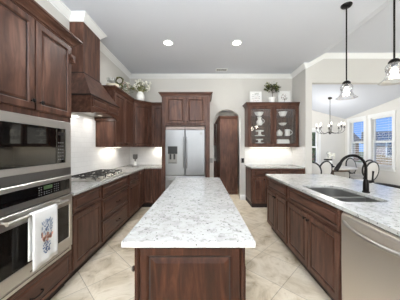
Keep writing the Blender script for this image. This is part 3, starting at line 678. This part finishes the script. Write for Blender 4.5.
# ------------------------------------------------------------------ peninsula
PX = 1.10
def pen(lab, y0, w, doors, drawers): return base_cab(lab, (PX, y0, 0), -PI/2, w, doors, drawers, .60)
pen('dark wood two-door cabinet at the far end of the sink peninsula', 3.27, .775, [(.02, .382, .125, .675, (.355, .63)), (.392, .755, .125, .675, (.42, .63))], [(.02, .755, .70, .868, False)])
def open_sink_base():
    r = thing('base_cabinet', 'dark wood two-door sink cabinet beside the dishwasher', 'cabinet', (PX, 2.49, 0), -PI/2); w = .965
    m = MB(); m.box(0, .02, 0, .6, .10, .885); m.box(w-.02, w, 0, .6, .10, .885); m.box(.02, w-.02, 0, .02, .10, .885); m.box(.02, w-.02, .58, .6, .10, .885); m.box(.02, w-.02, .02, .58, .10, .12); m.build('body', wood_v, r)
    MB().box(0, w, .06, .6, 0, .10).build('toe_kick', wood_toe, r)
    add_doors(r, [(.02, .477, .125, .675, (.45, .63)), (.488, .945, .125, .675, (.515, .63))], [(.02, .945, .70, .868, False)])
open_sink_base()
dw = thing('dishwasher', 'stainless dishwasher with bowed bar handle at the end of the peninsula', 'dishwasher', (PX, 1.515, 0), -PI/2); w = .60
MB().box(.005, w-.005, .03, .59, .10, .875).build('body', steel_dk, dw); MB().box(.01, w-.01, .06, .58, 0, .10).build('toe_kick', blackplastic, dw)
m = MB(); n_ = 10; prof = [(.105, -.004), (.12, -.016), (.5, -.022), (.835, -.022), (.855, -.018), (.872, -.004)]
m.loft([[(.004, .03, z) for z, y in prof]+[(.004, y, z) for z, y in prof[::-1]], [(w-.004, .03, z) for z, y in prof]+[(w-.004, y, z) for z, y in prof[::-1]]])
dd = m.build('door', steel_satin, dw)
m = MB(); m.box(.004, w-.004, -.014, .02, .8745, .8835); m.build('control_strip', blackplastic, dw)
m = MB(); m.tube([(.03, -.018, .80)]+[(.03+.54*i/14, -.030-.034*math.sin(PI*i/14), .80-.012*math.sin(PI*i/14)) for i in range(1, 14)]+[(.57, -.018, .80)], .013, 10); m.build('handle', steel, dd, True)
ep = thing('peninsula_panel', 'dark wood back panel along the seating side of the sink peninsula', 'panel', (1.705, .87, 0))
MB().box(0, .02, 0, 2.40, 0, .885).build('back_panel', wood_v, ep)
for k in range(3):
    m = panel_front(.03+.79*k, .77+.79*k, .13, .84, .07, .012); o = m.build('raised_panel', [wood_v, glaze], ep); o.rotation_euler = (0, 0, PI/2); o.location = (.02, 0, 0)
m = MB(); m.box(-.60, 0, 0, .04, 0, .885); m.build('end_panel', wood_v, ep)

SY0, SY1, SX0, SX1 = 1.615, 2.315, 1.165, 1.585
def sink_loop(o=0, c=.05, cb=.14):
    pts = []
    for (x, y, a0, cr) in ((SX1+o, SY1+o, 0, cb), (SX0-o, SY1+o, PI/2, c), (SX0-o, SY0-o, PI, c), (SX1+o, SY0-o, 1.5*PI, cb*.6)):
        sx_ = 1 if x > 1.4 else -1; sy_ = 1 if y > 2 else -1
        for i in range(7): a = a0+PI/2*i/6; pts.append((x-sx_*cr+cr*math.cos(a), y-sy_*cr+cr*math.sin(a)))
    return pts
m = MB(); m.plate([(1.068, .85), (2.15, .85), (2.15, 3.30), (1.068, 3.30)], [sink_loop()], -.03, lambda a, b, d: (a, b, .915+d))
tag(m.build('countertop', granite, bevel=.003), 'white speckled stone peninsula countertop with the sink cut into it', 'countertop')
sk = thing('kitchen_sink', 'undermount steel double-bowl sink in the peninsula countertop', 'sink', (0, 0, .70))
m = MB(); L = lambda o, z: [(x, y, z-.70) for x, y in sink_loop(o)]
ym = 1.90
m.loft([L(.012, .884), L(.012, .70), L(-.0, .705), L(.004, .884)], False, False); m.loft([L(.012, .884), L(.004, .884)], False, False)
m.loft([L(.012, .70), L(.012, .706)])
m.build('basin', sink_m, sk, True)
MB().box(SX0+.0, SX1-.0, ym-.012, ym+.012, .006, .184).build('divider', sink_m, sk, bevel=.008)
for y in (1.75, 2.10): MB().lathe([(.045, .0062), (.045, .011), (.03, .009), (.0, .008)], (1.38, y, 0), 20).build('drain', steel, sk)

fa = thing('kitchen_faucet', 'matte black gooseneck faucet with side lever behind the sink', 'faucet', (1.645, 1.96, .915))
m = MB(); m.lathe([(.033, 0), (.033, .008), (.026, .016), (.026, .09), (.024, .11), (.0185, .125), (.0185, .13)], n=20); m.build('base', bronze, fa, True)
pts = [(0, 0, .11), (0, 0, .22)]+[(-.135+.135*math.cos(PI*i/14), 0, .235+.135*math.sin(PI*i/14)) for i in range(0, 13)]
m = MB(); m.tube(pts, .0135, 12); m.build('spout', bronze, fa, True)
e_ = Vector(pts[-1]); dn = (Vector(pts[-1])-Vector(pts[-2])).normalized()
m = MB(); m.tube([e_-dn*.005, e_+dn*.01, e_+dn*.05, e_+dn*.085, e_+dn*.09], [.0145, .018, .020, .021, .017], 14); m.build('spray_head', bronze, fa, True)
m = MB(); m.tube([(0, 0, .105), (.03, -.010, .108), (.054, -.016, .112)], [.017, .016, .013], 12); m.tube([(.050, -.015, .11), (.054, -.017, .155), (.058, -.018, .215)], [.008, .007, .009], 8); m.build('lever', bronze, fa, True)

# ------------------------------------------------------------------ island
IX0, IX1, IY0, IY1 = -.335, .212, .965, 2.885
il = thing('kitchen_island', 'narrow dark wood island cabinet in the middle of the floor', 'island', ((IX0+IX1)/2, IY0, 0)); iw = (IX1-IX0)/2; idp = IY1-IY0
MB().box(-iw, iw, .02, idp, .10, .885).build('body', wood_isl, il); MB().box(-iw+.05, iw-.05, .05, idp-.03, 0, .10).build('toe_kick', wood_toe, il)
m = MB(); m.box(-iw, iw, 0, .02, .0, .885); m.build('end_frame', wood_isl, il)
panel_front(-iw+.03, iw-.03, .10, .880, .045, .02, bev=.022).build('end_panel', [wood_isl, glaze], il)
for sx_ in (-1, 1):
    m = MB(); m.tube([(sx_*(iw-.018), -.002, .0), (sx_*(iw-.018), -.002, .884)], .008, 8); m.build('corner_bead', wood_isl, il)
    for k in range(3):
        y0 = .06+k*.60
        dd = panel_front(.01, .58, .115, .735, .055, .02); 
        o = dd.build('door', [wood_isl, glaze], il); o.rotation_euler = (0, 0, PI/2 if sx_ > 0 else -PI/2); o.location = (sx_*iw, y0 if sx_ > 0 else y0+.59, 0); knob(o, .54, .70, -.02, nickel)
m = MB(); m.box(-.391, .257, .935, 2.915, .885, .915)
tag(m.build('countertop', granite, bevel=.004), 'white speckled stone slab topping the long central island', 'countertop')

# ------------------------------------------------------------------ pantry seen through the arch
pc = thing('pantry_cabinet', 'tall plain dark wood cabinet standing in the hall beyond the arch', 'cabinet', (.52, 5.62, 0))
MB().box(0, .50, 0, 1.5, 0, 2.19).build('body', wood_v, pc); MB().box(-.004, .504, -.012, 0, 0, .10).build('baseboard', wood_v, pc)
MB().sweep([(0, 0), (.02, .01), (.045, .05), (.05, .07), (0, .07)], [(0, 1.5), (0, 0), (.5, 0)], 2.19).build('crown', wood_h, pc)
hs = thing('hall_counter', 'dark hall counter with a white top beside the tall cabinet', 'cabinet', (.30, 6.9, 0)); MB().box(-.29, .21, 0, .6, 0, .88).build('body', wood_v, hs); MB().box(-.29, .215, -.02, .6, .88, .915).build('top', granite, hs)
hk = thing('hall_wall_cabinet', 'dark wall cabinet over the hall counter beyond the arch', 'cabinet', (.30, 7.2, 1.42)); MB().box(-.29, .21, 0, .30, 0, .82).build('body', wood_v, hk); panel_front(-.27, .19, .02, .80).build('door', [wood_v, glaze], hk)

# switch and outlet plates
def plate_thing(name, lab, cat, loc, rz, m_):
    r = thing(name, lab, cat, loc, rz); MB().box(-.036, .036, -.006, 0, -.06, .06).build('plate', m_, r, bevel=.002); MB().box(-.014, .014, -.010, -.006, -.032, .032).build('toggle', m_, r, bevel=.002)
plate_thing('light_switch', 'dark light switch on the strip of wall beside the arch', 'switch', (1.045, YB, 1.02), 0, bronze)
plate_thing('light_switch', 'small switch on the wall between refrigerator cabinet and arch', 'switch', (.235, YB, 1.02), 0, outlet_m)

# little metal canister by the corner
cn = thing('canister', 'small grey metal canister on a low footed tray in the counter corner', 'canister', (-1.52, 4.42, .915))
m = MB(); m.lathe([(.07, .03), (.085, .034), (.09, .042), (.075, .038)], n=20)
for k in range(3):
    a = k*2.1+.4; m.tube([(.06*math.cos(a), .06*math.sin(a), .034), (.085*math.cos(a), .085*math.sin(a), 0)], .006, 6)
m.build('tray', outlet_m, cn)
MB().lathe([(.032, .04), (.035, .05), (.035, .12), (.02, .13)], n=16).build('jar', white_cer, cn, True)
MB().lathe([(.012, .13), (.012, .17), (.045, .19), (.052, .21), (.052, .285), (.046, .29)], n=16).build('cup', steel_dk, cn, True)

# ------------------------------------------------------------------ decor above the cabinets
CT = 2.442
ty = thing('tray', 'cream oval tray at the end of the wall cabinets near the hood', 'tray', (-1.625, 3.535, CT))
m = MB(); m.loft([[(a*math.cos(t), b*math.sin(t), z) for t in [2*PI*i/24 for i in range(24)]] for a, b, z in ((.10, .075, 0), (.112, .088, .06), (.104, .08, .06), (.09, .065, .012))]); m.build('bowl', mat('cream_wood', (216, 206, 186), .6), ty, True)
cp_ = MB().lathe([(.05, 0), (.046, .01), (.014, .02), (.012, .07), (.07, .10), (.085, .15), (.08, .15), (.06, .105), (.01, .085)], n=20).build('compote', clear_glass('compote_glass', (.93, .95, .95, 1), .2), None, True)
cp_.location = (-1.65, 3.535, CT+.012); tag(cp_, 'clear glass footed compote standing in the cream tray', 'compote')
wr = thing('topiary', 'green leafy two-ring topiary shaped like a figure eight on the wall cabinets', 'topiary', (-1.555, 3.66, CT))
MB().lathe([(.03, 0), (.03, .006), (.006, .012)], n=16).build('foot', stem_m, wr)
for R_, zc in ((.048, .060), (.062, .170)):
    m = MB(); m.tube([(R_*math.cos(2*PI*i/20), 0, zc+R_*math.sin(2*PI*i/20)) for i in range(20)], .008, 6, True); rg = m.build('ring', stem_m, wr)
    m = MB()
    for k in range(130):
        a = rnd.uniform(0, 2*PI); p = (R_*math.cos(a)+rnd.uniform(-.009, .009), rnd.uniform(-.010, .010), zc+R_*math.sin(a)+rnd.uniform(-.009, .009)); m.mi = rnd.choice((0, 0, 0, 1))
        m.leaf(p, (-math.sin(a)+rnd.uniform(-.5, .5), rnd.uniform(-.6, .6), math.cos(a)+rnd.uniform(-.5, .5)), .036, .018, rnd.uniform(0, 3))
    m.build('leaves', [leaf_d, leaf_m], rg, fixn=False)
sp = thing('dried_sprig', 'dry pink sprig with pale leaves arching between topiary and vase', 'sprig', (-1.575, 3.98, CT))
m = MB(); m.tube([(-.02, -.10, .005), (-.03, -.10, .10), (-.02, -.06, .20), (.0, .0, .25), (.02, .05, .22), (.03, .08, .14)], .006, 6); m.build('stem', drym, sp)
m = MB()
for k in range(34): m.leaf((rnd.uniform(-.06, .04), rnd.uniform(-.12, .12), rnd.uniform(.03, .20)), (rnd.uniform(-1, 1), rnd.uniform(-1, 1), rnd.uniform(-.2, .8)), .06, .025, rnd.uniform(0, 3))
m.build('leaves', leaf_g, sp, fixn=False)
va = thing('vase', 'round white vase of white flowers on the corner wall cabinet', 'vase', (-1.47, 4.62, CT-.0))
m = MB(); m.lathe([(.06, 0), (.09, .03), (.105, .10), (.095, .16), (.06, .20), (.055, .22), (.062, .23), (.05, .23), (.045, .19)], n=24); m.build('jar', white_cer, va, True)
m = MB(); ends = []
for k in range(36):
    a = rnd.uniform(0, 2*PI); q_ = rnd.uniform(.15, 1); e1 = (.35*q_*math.cos(a)-.02, .24*q_*math.sin(a)-.03, .32+.19*rnd.random()-.08*q_); ends.append(e1); m.tube([(.02*math.cos(a), .02*math.sin(a), .19), (e1[0]*.45, e1[1]*.45, .29), e1], .003, 5)
m.build('stems', leaf_m, va)
m = MB()
for e1 in ends:
    for k in range(5): m.ball((e1[0]+rnd.uniform(-.03, .03), e1[1]+rnd.uniform(-.03, .03), e1[2]+rnd.uniform(-.02, .025)), rnd.uniform(.012, .022), n=6, m=4)
m.build('blossoms', petal, va, True)
m = MB()
for k in range(190):
    e1 = rnd.choice(ends); s_ = rnd.uniform(.4, 1); m.mi = rnd.choice((0, 1, 1)); m.leaf((e1[0]*s_, e1[1]*s_, .21+(e1[2]-.21)*s_), (rnd.uniform(-1, 1), rnd.uniform(-1, 1), rnd.uniform(-.5, .8)), .06, .022, rnd.uniform(0, 3))
m.build('leaves', [leaf_m, leaf_g], va, fixn=False)
ga = thing('leaf_garland', 'pale grey-green leaf garland lying on top of the oven tower', 'garland', (-1.45, 1.5, CT))
m = MB(); m.tube([(0, -.28, .012), (.05, -.1, .012), (-.02, .1, .012), (.03, .38, .012)], .006, 6); m.build('stem', stem_m, ga)
m = MB()
for k in range(54):
    y = rnd.uniform(-.3, .42); m.leaf((rnd.uniform(-.03, .05), y, rnd.uniform(.012, .05)), (rnd.uniform(-.6, 1), rnd.uniform(-1, 1), rnd.uniform(.2, 1)), rnd.uniform(.06, .10), .028, rnd.uniform(0, 3))
m.build('leaves', leaf_g, ga, fixn=False)

# ------------------------------------------------------------------ ceiling fittings
def can(lab, x, y, group=None, power=3):
    r = thing('recessed_light', lab, 'light', (x, y, ZC), 0, group)
    MB().lathe([(.098, 0), (.098, -.006), (.085, -.009), (.07, -.003), (.07, 0)], n=28, cap0=False, cap1=False).build('trim_ring', trim_w, r)
    MB().lathe([(.07, -.0005), (.07, -.003)], n=28).build('lens', canled, r)
    l = bpy.data.lights.new('downlight_glow', 'AREA'); l.shape = 'DISK'; l.size = .14; l.energy = power; l.color = (1, .985, .96)
    o = bpy.data.objects.new('downlight_glow', l); C.objects.link(o); o.location = (x, y, ZC-.014)
labs = ['round recessed ceiling light above the cooktop side of the kitchen', 'round recessed ceiling light nearer the peninsula and air vent']
for (x, y), lb in zip(CANS, labs): can(lb, x, y, None, 12)
l = bpy.data.lights.new('hall_glow', 'AREA'); l.shape = 'DISK'; l.size = .3; l.energy = 34; l.color = (.96, .98, 1)
o = bpy.data.objects.new('hall_glow', l); C.objects.link(o); o.location = (.55, 5.45, 2.78)
vt = thing('ceiling_vent', 'small white slatted air vent in the ceiling near the back wall', 'vent', ((221.5-202.3)/F*4.74, 4.72, ZC))
m = MB(); w, d = .14, .07
m.box(-w, w, -d, -d+.018, -.008, 0); m.box(-w, w, d-.018, d, -.008, 0); m.box(-w, -w+.018, -d+.018, d-.018, -.008, 0); m.box(w-.018, w, -d+.018, d-.018, -.008, 0); m.build('frame', trim_w, vt)
MB().box(-w+.018, w-.018, -d+.018, d-.018, -.002, 0).build('opening', blackplastic, vt)
m = MB()
for i in range(9): x = -w+.032+i*.027; m.box(x-.0025, x+.0025, -d+.018, d-.018, -.007, -.002)
m.build('louvers', trim_w, vt)

def pendant(lab, x, y):
    r = thing('pendant_light', lab, 'light', (x, y, ZC), 0, None); zt = 2.215-ZC
    MB().lathe([(.012, -.03), (.055, -.022), (.066, -.008), (.066, 0)], n=24).build('canopy', bronze, r, True)
    MB().tube([(0, 0, -.02), (0, 0, zt+.02)], .0085, 10).build('rod', bronze, r, True)
    MB().lathe([(.012, zt+.03), (.03, zt+.022), (.046, zt+.004), (.048, zt-.012), (.03, zt-.016), (.02, zt-.05), (.02, zt-.055)], n=24).build('socket_cap', bronze, r, True)
    m = MB(); o_ = [(.040, zt-.012), (.062, zt-.03), (.071, zt-.055), (.068, zt-.085), (.060, zt-.105), (.064, zt-.13), (.082, zt-.165), (.108, zt-.192), (.124, zt-.20)]
    m.lathe(o_+[(a-.004, b) for a, b in o_[::-1]], n=32, cap0=False, cap1=False); m.build('glass_shade', shade_glass, r, True)
    m = MB(); m.lathe([(.012, zt-.05), (.016, zt-.06), (.031, zt-.088), (.031, zt-.10), (.02, zt-.118), (.004, zt-.123)], n=18); m.build('bulb', bulb_m, r, True)
    l = bpy.data.lights.new('pendant_glow', 'POINT'); l.energy = 3; l.color = (1, .9, .76); l.shadow_soft_size = .05
    o = bpy.data.objects.new('pendant_glow', l); C.objects.link(o); o.location = (x, y, ZC+zt-.15)
pendant('clear bell-glass pendant hanging nearer the dining opening', 1.90, 2.57)
pendant('clear bell-glass pendant hanging nearer the dishwasher', 1.90, 1.93)

# ------------------------------------------------------------------ dining furniture
cx, cy = 3.95, 6.03
chd = thing('chandelier', 'black eight-arm candle chandelier over the dining table', 'chandelier', (cx, cy, dz_(cx, cy)))
drop = dz_(cx, cy)-1.82
MB().lathe([(.02, -.05), (.055, -.03), (.06, .03)], n=20).build('canopy', dark_nickel, chd, True)
MB().tube([(0, 0, -.04), (0, 0, -drop+.30)], .007, 8).build('rod', dark_nickel, chd, True)
MB().lathe([(.004, -drop-.06), (.022, -drop-.045), (.05, -drop-.015), (.05, -drop+.01), (.016, -drop+.04), (.02, -drop+.09), (.012, -drop+.18), (.018, -drop+.24), (.008, -drop+.31)], n=18).build('hub', dark_nickel, chd, True)
for k in range(8):
    a = k*PI/4+.3; c_, s_ = math.cos(a), math.sin(a); P = lambda r_, z: (r_*c_, r_*s_, -drop+z)
    am = MB().tube([P(.03, .02), P(.12, -.02), P(.22, -.035), P(.32, .0), P(.375, .07), P(.36, .13)], .0065, 7).build('arm', dark_nickel, chd, True)
    MB().lathe([(.008, .125), (.034, .135), (.036, .142), (.014, .15), (.014, .21)], (.36*c_, .36*s_, -drop), 12).build('candle_sleeve', dark_nickel, am, True)
    MB().lathe([(.009, .21), (.017, .232), (.015, .255), (.004, .29)], (.36*c_, .36*s_, -drop), 10).build('bulb', candle_bulb, am, True)
l = bpy.data.lights.new('chandelier_glow', 'POINT'); l.energy = 16; l.color = (1, .97, .93); l.shadow_soft_size = .3
o = bpy.data.objects.new('chandelier_glow', l); C.objects.link(o); o.location = (cx, cy, 2.16)

tb = thing('dining_table', 'round white-washed dining table on a brown pedestal', 'table', (cx, cy, 0))
MB().lathe([(.66, .725), (.675, .735), (.675, .755), (.66, .76)], n=40).build('tabletop', tabletop, tb, True)
MB().lathe([(.50, .66), (.50, .725)], n=40).build('apron', brownwood, tb)
MB().lathe([(.28, 0), (.28, .04), (.12, .08), (.09, .25), (.13, .42), (.10, .60), (.20, .66)], n=24).build('pedestal', brownwood, tb, True)
st = thing('tiered_tray', 'dark two-tier tray of small items on the dining table', 'tray', (at(328, 160, 5.9).x, 5.9, .76))
MB().tube([(0, 0, 0), (0, 0, .40)], .008, 8).build('pole', bronze, st); MB().tube([(.035*math.cos(2*PI*i/12), 0, .425+.035*math.sin(2*PI*i/12)) for i in range(12)], .005, 6, True).build('ring_handle', bronze, st)
for z, r_ in ((.02, .17), (.22, .11)): MB().lathe([(r_, z-.01), (r_, z+.025), (r_-.008, z+.025), (r_-.008, z), (.0, z)], n=24).build('tier', bronze, st)
for nm, lb, dx_, dy_, z, r_, h, mt in (('jar', 'small dark jar on the lower tier of the dining tray', .09, -.03, .78, .03, .08, bronze),):
    o = MB().lathe([(r_*.9, 0), (r_, .01), (r_, h-.012), (r_*.8, h)], n=16).build(nm, mt, None, True); o.location = (st.location.x+dx_, 5.9+dy_, z+.001); tag(o, lb, nm)
wv = thing('white_vase', 'slim white vase of pale blooms behind the tiered tray', 'vase', (at(331, 160, 6.2).x, 6.2, .76))
MB().lathe([(.04, 0), (.055, .05), (.05, .14), (.03, .19), (.036, .21), (.026, .21)], n=18).build('jar', white_cer, wv, True)
m = MB()
for k in range(22): m.ball((rnd.uniform(-.08, .08), rnd.uniform(-.07, .07), .30+rnd.uniform(-.08, .12)), .03, n=7, m=5)
m.build('blooms', petal, wv, True)

def chair(lab, x, y, ang):
    r = thing('dining_chair', lab, 'chair', (x, y, 0), ang, 'oval-back chairs around the dining table')
    m = MB(); m.lathe([(.20, .43), (.225, .445), (.225, .475), (.20, .495), (.10, .505)], n=24); m.build('seat', fabric, r, True)
    m = MB(); m.lathe([(.215, .395), (.215, .43)], n=24); m.build('seat_frame', blackwood, r)
    B = lambda t, k: (k*.215*math.cos(t), .20+.035*(1+math.sin(t)), .755+k*.245*math.sin(t))
    m = MB(); m.tube([B(2*PI*i/28, 1) for i in range(28)], .020, 8, True); m.build('back_frame', blackwood, r, True)
    m = MB(); N = 24
    m.loft([[(B(2*PI*i/N, k)[0], B(2*PI*i/N, k)[1]+dy_, B(2*PI*i/N, k)[2]) for i in range(N)] for k, dy_ in ((.5, -.030), (.8, -.024), (.96, -.008), (.96, .008), (.8, .024), (.5, .03))]); m.build('backrest', fabric, r, True)
    for sx_ in (-1, 1):
        m = MB(); m.tube([(sx_*.14, -.15, .40), (sx_*.155, -.17, 0)], [.02, .012], 8); m.build('leg', blackwood, r)
        m = MB(); m.tube([(sx_*.10, .205, .54), (sx_*.12, .18, .42), (sx_*.14, .24, 0)], [.015, .02, .013], 8); m.build('leg', blackwood, r)
    return r
def facing(x, y): return math.atan2(cy-y, cx-x)+PI/2
chairs = [(311.3, 4.75, PI-.25, 'oval-back chair half hidden by the wall edge of the dining opening'), (325.2, 5.08, PI+.30, 'oval-back chair beside the half-hidden one, below the tiered tray'), (351, 6.42, .3, 'oval-back chair behind the dining table, framed by the faucet arch'), (371.7, 4.9, PI+.22, 'oval-back chair just beyond the faucet lever'), (368.3, 5.55, PI+.25, 'oval-back chair tucked behind the one beyond the faucet lever')]
for u, Y, an, lb in chairs:                             # Y is that of the chair back
    x = (u-202.3)/F*Y; chair(lb, x+.235*math.sin(an), Y-.235*math.cos(an), an)

bsx = thing('counter_stool', 'dark low-back counter stool on the seating side of the peninsula', 'stool', (2.40, 2.58, 0), -PI/2)
m = MB(); m.box(-.20, .20, -.18, .18, .62, .66); m.build('seat', blackwood, bsx, bevel=.01)
m = MB(); m.tube([(.225*math.sin(t), .02+.16*math.cos(t)-.0, .845) for t in [-1.3+2.6*i/12 for i in range(13)]], .020, 8); m.build('back_rail', blackwood, bsx, True)
for sx_ in (-1, 1):
    m = MB(); m.tube([(sx_*.18, .12, .64), (sx_*.19, .08, .84)], .013, 8); m.build('back_post', blackwood, bsx)
    for sy_ in (-1, 1):
        m = MB(); m.tube([(sx_*.17, sy_*.15, .62), (sx_*.20, sy_*.18, 0)], [.018, .014], 8); m.build('leg', blackwood, bsx)
m = MB(); 
for a, b in (((-.19, -.17), (.19, -.17)), ((-.19, .17), (.19, .17))): m.tube([(a[0], a[1], .2), (b[0], b[1], .2)], .010, 6)
m.build('footrest', blackwood, bsx)
